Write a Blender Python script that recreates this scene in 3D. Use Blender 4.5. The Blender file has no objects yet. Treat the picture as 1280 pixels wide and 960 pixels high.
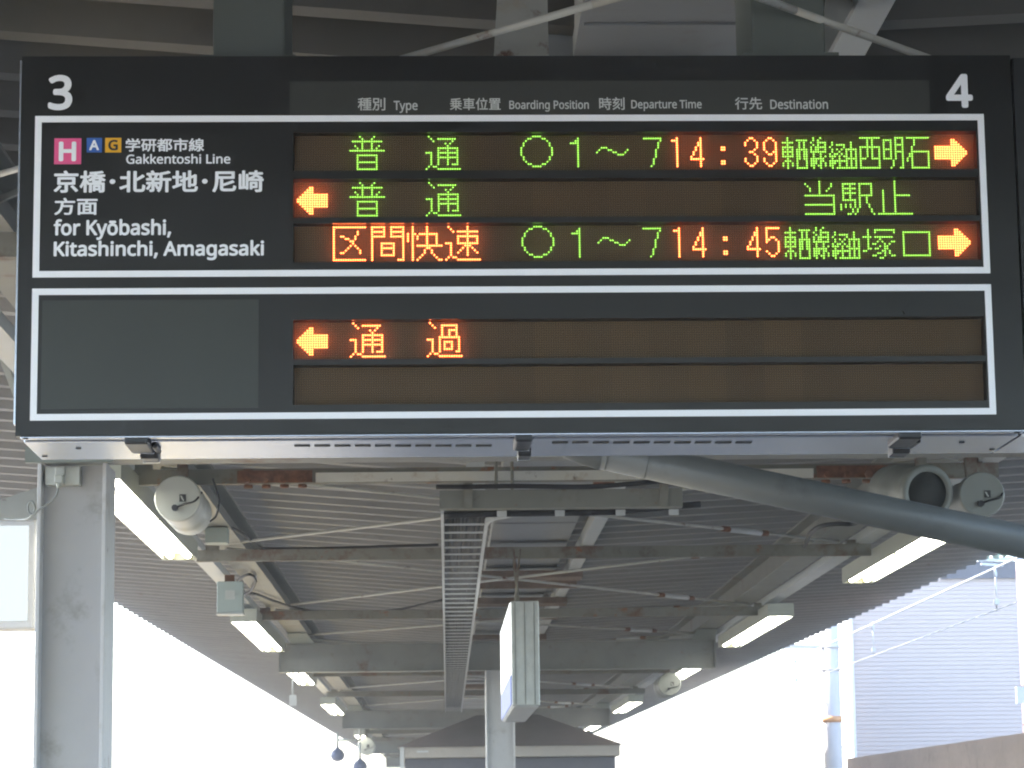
import bpy, bmesh, math, random
from mathutils import Vector, Matrix
random.seed(7)
R = math.radians
scn = bpy.context.scene
COL = scn.collection

# ------------------------------------------------------------------ camera
EYE = 1.5                                   # camera height above the platform
PITCH, YAW, ROLL, FPX = 0.16240628, 0.02799702, 0.01227552, 3300.0
cy_, sy_, cp_, sp_ = math.cos(YAW), math.sin(YAW), math.cos(PITCH), math.sin(PITCH)
FWD = Vector((sy_*cp_, cy_*cp_, sp_))
r0 = Vector((cy_, -sy_, 0)); u0 = r0.cross(FWD)
RGT = math.cos(ROLL)*r0 - math.sin(ROLL)*u0
UPV = math.sin(ROLL)*r0 + math.cos(ROLL)*u0
cam = bpy.data.cameras.new('camera')
cam.sensor_width = 36; cam.lens = FPX/1280*36
cam.clip_start = 0.05; cam.clip_end = 6000
camo = bpy.data.objects.new('camera', cam); COL.objects.link(camo)
M = Matrix((RGT, UPV, -FWD)).transposed().to_4x4(); M.translation = Vector((0, 0, EYE))
camo.matrix_world = M
cam.dof.use_dof = True; cam.dof.focus_distance = 6.9; cam.dof.aperture_fstop = 26
scn.camera = camo

# ------------------------------------------------------------------ sky, sun, exposure
SUN_EL, SUN_AZ = 48, -58                    # azimuth from +Y towards +X
EV = 2.75
w = bpy.data.worlds.new('World'); scn.world = w; w.use_nodes = True
nt = w.node_tree; nt.nodes.clear()
sky = nt.nodes.new('ShaderNodeTexSky'); sky.sky_type = 'NISHITA'; sky.sun_disc = False
sky.sun_elevation = R(SUN_EL); sky.sun_rotation = R(SUN_AZ)
sky.air_density = 1.0; sky.dust_density = 1.6; sky.ozone_density = 1.0
bg = nt.nodes.new('ShaderNodeBackground'); bg.inputs['Strength'].default_value = 0.14
wo = nt.nodes.new('ShaderNodeOutputWorld')
nt.links.new(sky.outputs[0], bg.inputs[0]); nt.links.new(bg.outputs[0], wo.inputs[0])
sl = bpy.data.lights.new('sun', 'SUN'); sl.energy = 3.2; sl.angle = R(0.6); sl.color = (1, .95, .88)
so = bpy.data.objects.new('sun', sl); COL.objects.link(so)
sd = Vector((math.sin(R(SUN_AZ))*math.cos(R(SUN_EL)), math.cos(R(SUN_AZ))*math.cos(R(SUN_EL)), math.sin(R(SUN_EL))))
so.rotation_euler = sd.to_track_quat('Z', 'Y').to_euler(); so.location = (0, 0, 60)
vs = scn.view_settings
vs.view_transform = 'Standard'; vs.look = 'None'; vs.exposure = EV; vs.gamma = 1; vs.use_curve_mapping = False
scn.render.engine = 'CYCLES'
try:
    scn.cycles.use_denoising = True; scn.cycles.max_bounces = 10; scn.cycles.diffuse_bounces = 6
    scn.cycles.sample_clamp_indirect = 8; scn.cycles.filter_width = 2.0
except Exception: pass
HAZE = .0032
KEV = 2**EV                                  # what one unit of displayed white is worth

# ------------------------------------------------------------------ pixel -> place helpers (1280 x 960 photo)
def ray(px, py):
    d = RGT*((px-640)/FPX) + UPV*(-(py-480)/FPX) + FWD
    return d.x/d.y, d.z/d.y
def atY(px, py, Y):
    a, b = ray(px, py); return Vector((a*Y, Y, b*Y+EYE))
def atH(px, py, H):                          # H above the eye
    a, b = ray(px, py); Y = H/b; return Vector((a*Y, Y, H+EYE))

# ------------------------------------------------------------------ materials
MATS = {}
def new_mat(name):
    m = bpy.data.materials.new(name); m.use_nodes = True
    n = m.node_tree.nodes; b = n.get('Principled BSDF')
    MATS[name] = m
    return m, m.node_tree, b
def paint(name, col, rough=.5, metal=0, var=.12, scale=3.0, spec=.4, dirt=None, dirt_amt=.0, bump=0, rust=0, rust_scale=2.2, streak=False):
    m, t, b = new_mat(name)
    b.inputs['Roughness'].default_value = rough; b.inputs['Metallic'].default_value = metal
    b.inputs['Specular IOR Level'].default_value = spec
    N, L = t.nodes, t.links
    tc = N.new('ShaderNodeTexCoord'); mp = N.new('ShaderNodeMapping'); L.new(tc.outputs['Object'], mp.inputs[0])
    if streak: mp.inputs['Scale'].default_value = (1, .25, 1)
    no = N.new('ShaderNodeTexNoise'); no.inputs['Scale'].default_value = scale; no.inputs['Detail'].default_value = 6
    no.inputs['Roughness'].default_value = .65
    L.new(mp.outputs[0], no.inputs['Vector'])
    rp = N.new('ShaderNodeValToRGB'); L.new(no.outputs[0], rp.inputs[0])
    rp.color_ramp.elements[0].position = .3; rp.color_ramp.elements[1].position = .72
    rp.color_ramp.elements[0].color = tuple(c*(1-var) for c in col)+(1,)
    rp.color_ramp.elements[1].color = tuple(min(1, c*(1+var)) for c in col)+(1,)
    out = rp.outputs[0]
    def mix(o, c2, thr, width, sc, det=8, seed=0):
        n2 = N.new('ShaderNodeTexNoise'); n2.inputs['Scale'].default_value = sc; n2.inputs['Detail'].default_value = det
        n2.inputs['Roughness'].default_value = .7
        mp2 = N.new('ShaderNodeMapping'); mp2.inputs['Location'].default_value = (seed, seed*2, 1.3)
        L.new(tc.outputs['Object'], mp2.inputs[0]); L.new(mp2.outputs[0], n2.inputs['Vector'])
        r2 = N.new('ShaderNodeValToRGB'); L.new(n2.outputs[0], r2.inputs[0])
        r2.color_ramp.elements[0].position = thr; r2.color_ramp.elements[1].position = thr+width
        mx = N.new('ShaderNodeMix'); mx.data_type = 'RGBA'
        L.new(r2.outputs[0], mx.inputs[0]); L.new(o, mx.inputs[6]); mx.inputs[7].default_value = tuple(c2)+(1,)
        return mx.outputs[2]
    if dirt: out = mix(out, dirt, .62-dirt_amt, .2, scale*2.3, seed=3)
    if rust: out = mix(out, (.13, .055, .028), .66-rust, .09, rust_scale, seed=11); 
    if rust: out = mix(out, (.24, .10, .045), .72-rust, .06, rust_scale*4, seed=17)
    L.new(out, b.inputs['Base Color'])
    if bump:
        bp = N.new('ShaderNodeBump'); bp.inputs['Strength'].default_value = bump; bp.inputs['Distance'].default_value = .01
        L.new(no.outputs[0], bp.inputs['Height']); L.new(bp.outputs[0], b.inputs['Normal'])
    return m
def emit(name, col, strength):
    m, t, b = new_mat(name)
    b.inputs['Base Color'].default_value = (.02, .02, .02, 1)
    b.inputs['Emission Color'].default_value = tuple(col)+(1,); b.inputs['Emission Strength'].default_value = strength
    return m

steel = paint('grey_green_steel', (.222, .226, .208), .5, dirt=(.16, .13, .10), dirt_amt=.05, rust=.05, rust_scale=1.3)
steel_clean = paint('painted_steel', (.20, .225, .205), .45, var=.08, dirt=(.2, .19, .16), dirt_amt=.02)
steel_rusty = paint('rusty_steel', (.20, .195, .165), .6, dirt=(.125, .095, .075), dirt_amt=.09, rust=.12, rust_scale=1.6)
strap_m = paint('brown_rusted_strap', (.15, .105, .08), .75, var=.3, scale=6, dirt=(.2, .19, .17), dirt_amt=.05)
rust_m = paint('rust', (.20, .095, .058), .85, var=.45, scale=22, bump=.4)
white_rust = paint('stained_white_paint', (.42, .42, .38), .5, dirt=(.4, .33, .24), dirt_amt=.06, rust=.08, rust_scale=5)
trim_m = paint('cream_trim_paint', (.66, .65, .58), .5, var=.05, dirt=(.45, .36, .25), dirt_amt=.06, rust=.02, rust_scale=5)
web_m = paint('column_web_paint', (.44, .445, .45), .45, var=.06, scale=2, dirt=(.27, .26, .24), dirt_amt=.06, streak=True)
column_m = paint('column_paint', (.55, .55, .545), .45, var=.06, scale=2, dirt=(.34, .32, .28), dirt_amt=.05, rust=.05, rust_scale=6)
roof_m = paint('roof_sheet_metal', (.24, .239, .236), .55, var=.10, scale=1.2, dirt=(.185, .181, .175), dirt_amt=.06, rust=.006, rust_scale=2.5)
roof_shade = paint('shade_dimmed_roof_metal', (.080, .078, .070), .6, var=.14, scale=1.2, dirt=(.062, .058, .052), dirt_amt=.1, rust=.015, rust_scale=2.5)  # same sheets as farther on, the dim near ceiling's shade put into the colour
post_m = paint('dark_post_paint', (.085, .098, .086), .5, var=.08, dirt=(.1, .1, .08), dirt_amt=.02)
gutter_m = paint('gutter_metal', (.26, .27, .275), .5, var=.08, scale=2, dirt=(.22, .19, .16), dirt_amt=.06, rust=.04, rust_scale=1.1)
rail_m = paint('white_channel_paint', (.50, .52, .52), .4, var=.05, dirt=(.45, .4, .33), dirt_amt=.02)
galv = paint('galvanised_metal', (.47, .49, .46), .45, metal=.35, var=.14, scale=9)
pipe_m = paint('grey_pipe_plastic', (.125, .132, .128), .42, var=.09, scale=3, dirt=(.085, .085, .08), dirt_amt=.05, streak=True)
black_m = paint('black_enamel', (.014, .015, .016), .34, var=.2, scale=2, spec=.45)
black_face = paint('black_sign_face', (.0035, .0036, .003), .33, var=.12, scale=2, spec=.5)
def uneven(m, lo, hi, sc):
    t = m.node_tree; b = t.nodes['Principled BSDF']; tc = t.nodes.new('ShaderNodeTexCoord'); n = t.nodes.new('ShaderNodeTexNoise')
    n.inputs['Scale'].default_value = sc; n.inputs['Detail'].default_value = 7; n.inputs['Roughness'].default_value = .7
    r = t.nodes.new('ShaderNodeMapRange'); r.inputs[1].default_value = .3; r.inputs[2].default_value = .7; r.inputs[3].default_value = lo; r.inputs[4].default_value = hi
    t.links.new(tc.outputs['Object'], n.inputs['Vector']); t.links.new(n.outputs[0], r.inputs[0]); t.links.new(r.outputs[0], b.inputs['Roughness'])
uneven(black_face, .27, .42, 3.5)
head_m = paint('dark_header_strip', (.034, .036, .031), .4, var=.08)
blank_m = paint('dark_grey_panel', (.036, .041, .036), .35, var=.08)
olive_m = paint('dark_olive_panel', (.035, .038, .026), .35, var=.1)
alu = paint('brushed_aluminium', (.60, .645, .74), .24, metal=.85, var=.06, scale=4)
white_m = paint('white_vinyl', (.88, .90, .93), .4, var=.02)
grey_txt = paint('grey_vinyl', (.55, .57, .55), .4, var=.02)
pink_m = paint('pink_vinyl', (.80, .10, .27), .4, var=.03)
blue_m = paint('blue_vinyl', (.035, .12, .42), .4, var=.03)
gold_m = paint('gold_vinyl', (.80, .42, .02), .4, var=.03)
blacktxt = paint('black_vinyl', (.02, .02, .02), .4, var=.02)
blk_plastic = paint('black_plastic', (.02, .021, .024), .35, var=.1)
chrome = paint('polished_latch_metal', (.75, .77, .8), .12, metal=1, var=.03)
dark_slot = paint('dark_slot', (.03, .032, .035), .7)
spk_m = paint('ivory_speaker_enamel', (.46, .475, .43), .38, var=.04, dirt=(.45, .42, .35), dirt_amt=.02)
spk_grey = paint('grey_green_speaker_enamel', (.225, .238, .215), .4, var=.05)
mesh_m = paint('black_speaker_mesh', (.03, .03, .028), .7, var=.4, scale=200)
lamp_m = paint('cream_lamp_enamel', (.40, .41, .35), .4, var=.04, dirt=(.4, .35, .26), dirt_amt=.02)
refl_m = paint('white_reflector', (.85, .85, .80), .3, var=.02)
socket_m = paint('yellowed_lamp_socket', (.75, .68, .22), .5, var=.05)
cable_m = paint('black_cable', (.02, .02, .024), .5)
jbox_m = paint('pale_green_box_paint', (.34, .40, .38), .45, var=.04, dirt=(.36, .36, .3), dirt_amt=.02)
concrete = paint('platform_concrete', (.115, .113, .108), .85, var=.15, scale=1.5, dirt=(.22, .21, .2), dirt_amt=.04, bump=.2)
asphalt = paint('ground_asphalt', (.10, .10, .098), .9, var=.25, scale=.6)
ballast = paint('ballast_stone', (.18, .165, .15), .95, var=.5, scale=14, bump=.9)
yellow_m = paint('yellow_tactile', (.6, .42, .05), .7, var=.08)
railsteel = paint('rail_steel', (.20, .15, .12), .4, metal=.7)
hut_wall = paint('hut_wall', (.13, .13, .15), .5, var=.1)
hut_fascia = paint('hut_fascia', (.40, .37, .33), .6, var=.08, dirt=(.28, .25, .22), dirt_amt=.06)
hut_roof = paint('hut_roof', (.16, .13, .12), .7, var=.12, scale=2)
brown_wall = paint('weathered_brown_wall', (.42, .35, .31), .85, var=.14, scale=2.5, dirt=(.27, .22, .19), dirt_amt=.08, streak=True)
pink_brick = paint('pink_wall', (.46, .34, .32), .8, var=.1, scale=6)
white_bld = paint('white_building_paint', (.82, .82, .82), .6, var=.03)
pole_m = paint('grey_pole', (.66, .61, .58), .6, var=.06)
orange_m = paint('orange_band', (.80, .40, .18), .5)
green_ins = paint('pale_green_insulator', (.45, .58, .5), .25)
wire_m = paint('pale_wire', (.62, .63, .64), .4, metal=.5)
clear_blue = paint('blue_strip', (.08, .16, .52), .4)

# siding with horizontal ribs
def siding_mat():
    m, t, b = new_mat('ribbed_siding'); N, L = t.nodes, t.links
    b.inputs['Base Color'].default_value = (.61, .515, .475, 1); b.inputs['Roughness'].default_value = .5
    return m
siding_m = siding_mat()

P = 0.00613                                  # LED pitch
def led_panel_mat(nm, k):
    m, t, b = new_mat(nm); N, L = t.nodes, t.links
    tc = N.new('ShaderNodeTexCoord'); sx = N.new('ShaderNodeSeparateXYZ'); L.new(tc.outputs['Object'], sx.inputs[0])
    ds = []
    for k in (0, 2):
        d = N.new('ShaderNodeMath'); d.operation = 'DIVIDE'; L.new(sx.outputs[k], d.inputs[0]); d.inputs[1].default_value = P
        f = N.new('ShaderNodeMath'); f.operation = 'FRACT'; L.new(d.outputs[0], f.inputs[0])
        s = N.new('ShaderNodeMath'); s.operation = 'SUBTRACT'; L.new(f.outputs[0], s.inputs[0]); s.inputs[1].default_value = .5
        q = N.new('ShaderNodeMath'); q.operation = 'POWER'; L.new(s.outputs[0], q.inputs[0]); q.inputs[1].default_value = 2
        ds.append(q)
    a = N.new('ShaderNodeMath'); a.operation = 'ADD'; L.new(ds[0].outputs[0], a.inputs[0]); L.new(ds[1].outputs[0], a.inputs[1])
    rp = N.new('ShaderNodeValToRGB'); L.new(a.outputs[0], rp.inputs[0])
    e = rp.color_ramp.elements
    e[0].position = .09; e[0].color = (.064*k, .0435*k, .019*k, 1); e[1].position = .19; e[1].color = (.024*k, .0172*k, .009*k, 1)
    fl = N.new('ShaderNodeMath'); fl.operation = 'DIVIDE'; L.new(sx.outputs[0], fl.inputs[0]); fl.inputs[1].default_value = P*16
    f2 = N.new('ShaderNodeMath'); f2.operation = 'FLOOR'; L.new(fl.outputs[0], f2.inputs[0])
    wn = N.new('ShaderNodeTexWhiteNoise'); wn.noise_dimensions = '1D'; L.new(f2.outputs[0], wn.inputs['W'])
    mr = N.new('ShaderNodeMapRange'); mr.inputs[3].default_value = .88; mr.inputs[4].default_value = 1.1; L.new(wn.outputs[0], mr.inputs[0])
    mm = N.new('ShaderNodeMix'); mm.data_type = 'RGBA'; mm.blend_type = 'MULTIPLY'; mm.inputs[0].default_value = 1
    L.new(rp.outputs[0], mm.inputs[6]); L.new(mr.outputs[0], mm.inputs[7])
    L.new(mm.outputs[2], b.inputs['Base Color']); b.inputs['Roughness'].default_value = .6; b.inputs['Specular IOR Level'].default_value = .2
    return m
led_panel = led_panel_mat('unlit_led_matrix', 1.0); led_panel_low = led_panel_mat('lower_unlit_led_matrix', 3.0)  # lower rows' factor stands for glare in the colour; the loop overwrites it
led_red = emit('red_led_core', (1, .215, .052), 9.0/KEV)
led_red_rim = emit('red_led_rim', (1, .02, .003), 4.5/KEV)
led_grn = emit('green_led_core', (.42, .98, .11), 2.0/KEV)
led_grn_rim = emit('green_led_rim', (.075, .42, .004), .75/KEV)
def pane_mat():
    m, t, b = new_mat('scattering_cover_pane'); N, L = t.nodes, t.links
    N.remove(b); out = N.get('Material Output')
    tr = N.new('ShaderNodeBsdfTransparent'); gl = N.new('ShaderNodeBsdfGlossy'); gl.inputs['Roughness'].default_value = .22
    fr = N.new('ShaderNodeFresnel'); fr.inputs[0].default_value = 1.10
    tl = N.new('ShaderNodeBsdfTranslucent'); tl.inputs[0].default_value = (.95, .70, .62, 1)  # scatter added to the pane to spread a bloom round the LEDs
    m1 = N.new('ShaderNodeMixShader'); m1.inputs[0].default_value = .09; L.new(tr.outputs[0], m1.inputs[1]); L.new(tl.outputs[0], m1.inputs[2])
    mx = N.new('ShaderNodeMixShader'); L.new(fr.outputs[0], mx.inputs[0]); L.new(m1.outputs[0], mx.inputs[1]); L.new(gl.outputs[0], mx.inputs[2])
    L.new(mx.outputs[0], out.inputs[0]); return m
pane_m = pane_mat()
tube_m = emit('fluorescent_tube', (1, .96, .84), 26/KEV)
lit_sign = emit('backlit_sign_face', (.95, 1, .98), 2.2/KEV)
lit_sign_blue = emit('backlit_blue_strip', (.16, .26, .78), .75/KEV)
lit_face = emit('backlit_white_face', (.88, .97, 1), 1.0/KEV)

# ------------------------------------------------------------------ mesh helpers
def box(bm, x0, x1, y0, y1, z0, z1):
    vs_ = [bm.verts.new(c) for c in ((x0,y0,z0),(x1,y0,z0),(x1,y1,z0),(x0,y1,z0),(x0,y0,z1),(x1,y0,z1),(x1,y1,z1),(x0,y1,z1))]
    for f in ((0,3,2,1),(4,5,6,7),(0,1,5,4),(1,2,6,5),(2,3,7,6),(3,0,4,7)): bm.faces.new([vs_[i] for i in f])
def frame_of(d, up=Vector((0,0,1))):
    d = d.normalized(); s = d.cross(up)
    if s.length < 1e-4: s = Vector((1,0,0))
    s.normalize(); return d, s, s.cross(d).normalized()
def obox(bm, p0, p1, wd, ht, off=(0,0), up=Vector((0,0,1))):
    p0, p1 = Vector(p0), Vector(p1); d, s, t = frame_of(p1-p0, up)
    o = s*off[0]+t*off[1]
    c = []
    for p in (p0, p1):
        for a, b in ((-1,-1),(1,-1),(1,1),(-1,1)): c.append(bm.verts.new(p+o+s*(a*wd/2)+t*(b*ht/2)))
    for f in ((3,2,1,0),(4,5,6,7),(0,1,5,4),(1,2,6,5),(2,3,7,6),(3,0,4,7)): bm.faces.new([c[i] for i in f])
def hbeam(bm, p0, p1, wd, ht, tf=.016, tw=.012, up=Vector((0,0,1))):
    obox(bm, p0, p1, wd, tf, (0, ht/2-tf/2), up); obox(bm, p0, p1, wd, tf, (0, -ht/2+tf/2), up)
    obox(bm, p0, p1, tw, ht-2*tf, (0, 0), up)
def cyl(bm, p0, p1, r, seg=16, r1=None, caps=True):
    p0, p1 = Vector(p0), Vector(p1); d, s, t = frame_of(p1-p0); r1 = r if r1 is None else r1
    A, B = [], []
    for i in range(seg):
        a = 2*math.pi*i/seg; o = s*math.cos(a)+t*math.sin(a)
        A.append(bm.verts.new(p0+o*r)); B.append(bm.verts.new(p1+o*r1))
    for i in range(seg):
        j = (i+1) % seg; f = bm.faces.new((A[i], B[i], B[j], A[j])); f.smooth = True
    if caps: bm.faces.new(A); bm.faces.new(B[::-1])
def lathe(bm, p0, axis, prof, seg=28, smooth=True):
    """prof: (distance along axis, radius)"""
    p0 = Vector(p0); d, s, t = frame_of(Vector(axis)); rings = []
    for (h, r) in prof:
        if r < 1e-6: rings.append([bm.verts.new(p0+d*h)])
        else: rings.append([bm.verts.new(p0+d*h+(s*math.cos(2*math.pi*i/seg)+t*math.sin(2*math.pi*i/seg))*r) for i in range(seg)])
    for a, b in zip(rings, rings[1:]):
        for i in range(seg):
            j = (i+1) % seg
            if len(a) == 1 and len(b) == 1: continue
            if len(a) == 1: f = bm.faces.new((a[0], b[i], b[j]))
            elif len(b) == 1: f = bm.faces.new((a[i], b[0], a[j]))
            else: f = bm.faces.new((a[i], b[i], b[j], a[j]))
            f.smooth = smooth
def tube(bm, pts, r, seg=8):
    pts = [Vector(p) for p in pts]; rings = []
    for i, p in enumerate(pts):
        d = pts[min(i+1, len(pts)-1)]-pts[max(i-1, 0)]
        d, s, t = frame_of(d)
        rings.append([bm.verts.new(p+(s*math.cos(2*math.pi*k/seg)+t*math.sin(2*math.pi*k/seg))*r) for k in range(seg)])
    for a, b in zip(rings, rings[1:]):
        for k in range(seg):
            j = (k+1) % seg; f = bm.faces.new((a[k], b[k], b[j], a[j])); f.smooth = True
    bm.faces.new(rings[0]); bm.faces.new(rings[-1][::-1])
def curve_pts(pts, n=6):                      # Catmull-Rom through points
    pts = [Vector(p) for p in pts]; q = [pts[0]*2-pts[1]]+pts+[pts[-1]*2-pts[-2]]; out = []
    for i in range(1, len(q)-2):
        for k in range(n):
            t = k/n; a, b, c, d = q[i-1], q[i], q[i+1], q[i+2]
            out.append(.5*((2*b)+(c-a)*t+(2*a-5*b+4*c-d)*t*t+(3*b-a-3*c+d)*t**3))
    return out+[pts[-1]]
def prism(bm, poly, off):                     # extrude a flat polygon by a vector
    a = [bm.verts.new(Vector(p)) for p in poly]; b = [bm.verts.new(Vector(p)+Vector(off)) for p in poly]
    n = len(a); bm.faces.new(a[::-1]); bm.faces.new(b)
    for i in range(n): bm.faces.new((a[i], a[(i+1) % n], b[(i+1) % n], b[i]))
def plate(bm, x0, x1, z0, z1, holes, y0, y1):
    """a flat plate in x-z with rectangular holes, front at y0"""
    xs = sorted({x0, x1, *[h[0] for h in holes], *[h[1] for h in holes]})
    zs = sorted({z0, z1, *[h[2] for h in holes], *[h[3] for h in holes]})
    def solid(i, j):
        if not (0 <= i < len(xs)-1 and 0 <= j < len(zs)-1): return False
        cx, cz = (xs[i]+xs[i+1])/2, (zs[j]+zs[j+1])/2
        return not any(h[0] < cx < h[1] and h[2] < cz < h[3] for h in holes)
    def quad(*c): bm.faces.new([bm.verts.new(v) for v in c])
    for i in range(len(xs)-1):
        for j in range(len(zs)-1):
            if not solid(i, j): continue
            a, b, c, d = xs[i], xs[i+1], zs[j], zs[j+1]
            quad((a,y0,c),(b,y0,c),(b,y0,d),(a,y0,d)); quad((a,y1,c),(a,y1,d),(b,y1,d),(b,y1,c))
            if not solid(i-1, j): quad((a,y0,c),(a,y0,d),(a,y1,d),(a,y1,c))
            if not solid(i+1, j): quad((b,y0,c),(b,y1,c),(b,y1,d),(b,y0,d))
            if not solid(i, j-1): quad((a,y0,c),(a,y1,c),(b,y1,c),(b,y0,c))
            if not solid(i, j+1): quad((a,y0,d),(b,y0,d),(b,y1,d),(a,y1,d))
    bmesh.ops.remove_doubles(bm, verts=bm.verts, dist=1e-6)
def ring_frame(bm, x0, x1, z0, z1, t, y0, y1):
    plate(bm, x0, x1, z0, z1, [(x0+t, x1-t, z0+t, z1-t)], y0, y1)

WM = {}                                       # world matrices of parents
def link(o): COL.objects.link(o)
def meta(o, label=None, cat=None, group=None, kind=None):
    if label: o['label'] = label
    if cat: o['category'] = cat
    if group: o['group'] = group
    if kind: o['kind'] = kind
    return o
def thing(name, label, cat, loc, rz=0, group=None):
    o = bpy.data.objects.new(name, None); link(o)
    o.empty_display_size = .2
    o.location = loc; o.rotation_euler = (0, 0, rz)
    WM[o.name] = Matrix.Translation(Vector(loc)) @ Matrix.Rotation(rz, 4, 'Z')
    return meta(o, label, cat, group)
def bm_mesh(name, bm, mats):
    bmesh.ops.recalc_face_normals(bm, faces=bm.faces)
    me = bpy.data.meshes.new(name); bm.to_mesh(me); bm.free()
    for m in (mats if isinstance(mats, (list, tuple)) else [mats]): me.materials.append(m)
    return me
def part(name, bm, mat, parent, local=False, label=None, bevel=0):
    """mesh part; bm is in world coordinates unless local"""
    if not local: bmesh.ops.transform(bm, matrix=WM[parent.name].inverted(), verts=bm.verts)
    o = bpy.data.objects.new(name, bm_mesh(name, bm, mat)); link(o); o.parent = parent
    WM[o.name] = WM[parent.name]
    if label: o['label'] = label
    if bevel: bev(o, bevel)
    return o
def bev(o, wd):
    md = o.modifiers.new('bevel', 'BEVEL'); md.width = wd; md.segments = 2; md.limit_method = 'ANGLE'; md.angle_limit = R(40)
def single(name, bm, mat, label=None, cat=None, group=None, kind=None, bevel=0):
    lo = Vector((min(v.co.x for v in bm.verts), min(v.co.y for v in bm.verts), min(v.co.z for v in bm.verts)))
    hi = Vector((max(v.co.x for v in bm.verts), max(v.co.y for v in bm.verts), max(v.co.z for v in bm.verts)))
    c = Vector(((lo.x+hi.x)/2, (lo.y+hi.y)/2, lo.z))
    bmesh.ops.translate(bm, vec=-c, verts=bm.verts)
    o = bpy.data.objects.new(name, bm_mesh(name, bm, mat)); link(o); o.location = c
    WM[o.name] = Matrix.Translation(c)
    if bevel: bev(o, bevel)
    return meta(o, label, cat, group, kind)
def NB(): return bmesh.new()

# ================================================================== SETTING: ground, tracks, platform
def structure(name, bm, mat): return single(name, bm, mat, kind='structure')
b = NB(); box(b, -2500, 2500, -2500, 2500, -1.6, -1.15); structure('ground', b, asphalt)
for x0, x1, nm in ((-8.6, -3.55, 'track_bed'), (4.85, 9.4, 'track_bed')):
    b = NB()
    prism(b, [(x0, -60, -1.146), (x1, -60, -1.146), (x1-.35, -60, -.98), (x0+.35, -60, -.98)], (0, 260, 0))
    structure(nm, b, ballast)
PX0, PX1 = -3.4, 4.7
b = NB(); box(b, PX0, PX1, -4.5, 190, -1.146, 0); structure('platform', b, concrete)
b = NB(); box(b, PX0, PX1, -60, -4.51, -1.146, -.001); structure('platform_bounce', b, paint('bounce_concrete', (.34, .345, .35), .85, var=.12, scale=1.5))  # unseen platform behind the camera, paleness added to bounce light onto the board
b = NB(); box(b, PX0+.75, PX0+1.05, -60, 190, .002, .01); box(b, PX1-1.05, PX1-.75, -60, 190, .002, .01); structure('tactile_paving', b, yellow_m)
for cx in (-5.9, 6.3):
    for s in (-1, 1):
        b = NB(); x = cx+s*.56
        hbeam(b, (x, -60, -.86), (x, 190, -.86), .1, .16, .03, .02); single('rail', b, railsteel, 'steel running rail on the ballast %s the platform' % ('left of' if cx < 0 else 'right of'), 'rail', 'running rails of the two tracks')

# ================================================================== CANOPY
VAL = 2.30                                    # valley height above the eye
XL, XR = .40, 1.06                            # gutter sides
SL, SR = .081, .050
def edgeL(y): return -4.5+.0143*max(y, -5)
def edgeR(y): return 6.0-.0165*max(y, -5)
Y0, Y1 = -2.6, 104.0  # unseen near end cut short so sky glare reaches the board
PIT, DEP = .49, .17
can = thing('platform_canopy', 'butterfly platform canopy of grey folded sheet metal on steel beams', 'canopy', (.64, 0, 0))
def sheet(xin, edge, slope, sgn):
    o = None
    for (ya, yb, mat) in ((Y0, 12.15, roof_shade), (12.15, Y1, roof_m)):
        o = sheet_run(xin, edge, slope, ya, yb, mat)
def sheet_run(xin, edge, slope, y, yend, mat):
    b = NB(); prev = None
    while y < yend:
        for fy, dz in ((0, DEP), (.20, DEP), (.255, 0), (.335, 0)):
            yy = y+fy*PIT/.40
            xe = edge(yy)
            n = 4
            row = [b.verts.new((xin+(xe-xin)*k/n, yy, EYE+VAL+dz+abs((xe-xin)*k/n)*slope)) for k in range(n+1)]
            if prev:
                for k in range(n): b.faces.new((prev[k], prev[k+1], row[k+1], row[k]))
            prev = row
        y += PIT
    o = part('roof_sheet', b, mat, can)
    if mat is roof_shade: o['label'] = 'roof sheets over the departure board, with shade put into their darker colour'
    md = o.modifiers.new('thick', 'SOLIDIFY'); md.thickness = .006; md.offset = 1
    return o
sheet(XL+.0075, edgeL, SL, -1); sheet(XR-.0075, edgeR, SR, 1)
b = NB()
box(b, XL+.02, XR-.02, Y0, Y1, EYE+VAL-.07, EYE+VAL-.062)
box(b, XL+.008, XL+.02, Y0, Y1, EYE+VAL-.07, EYE+VAL+.21); box(b, XR-.02, XR-.008, Y0, Y1, EYE+VAL-.07, EYE+VAL+.21)
g = part('valley_gutter', b, gutter_m, can)
for k in range(32):
    b = NB(); yy = -2+1.85*k; box(b, XL+.021, XR-.021, yy, yy+.03, EYE+VAL-.078, EYE+VAL-.0705); part('gutter_seam', b, gutter_m, g)
b = NB(); box(b, XR+.09, XR+.19, Y0, Y1, EYE+VAL-.12, EYE+VAL-.112); box(b, XR+.09, XR+.098, Y0, Y1, EYE+VAL-.111, EYE+VAL-.02)
part('white_purlin', b, rail_m, can)
for yy, dd in ((21.5, .30), (23.6, .42), (24.7, .12), (26.55, .40), (28.6, .2), (32.0, .5), (34.2, .3), (38.5, .5), (44, .5)):
    b = NB(); box(b, .37, 1.275, yy, yy+dd, EYE+VAL-.185, EYE+VAL-.125); part('gutter_strap', b, strap_m, can)
for (pa, pb, qa, qb, mm_) in ((583, 606, 589, 611, rail_m), (742, 768, 590, 607, rust_m)):
    c0_, c1_ = atY(pa, qb, 16.6), atY(pb, qa, 16.6)
    b = NB(); box(b, c0_.x, c1_.x, 16.6, 16.66, c0_.z, EYE+VAL-.07); part('gutter_bracket', b, mm_, can)
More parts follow.
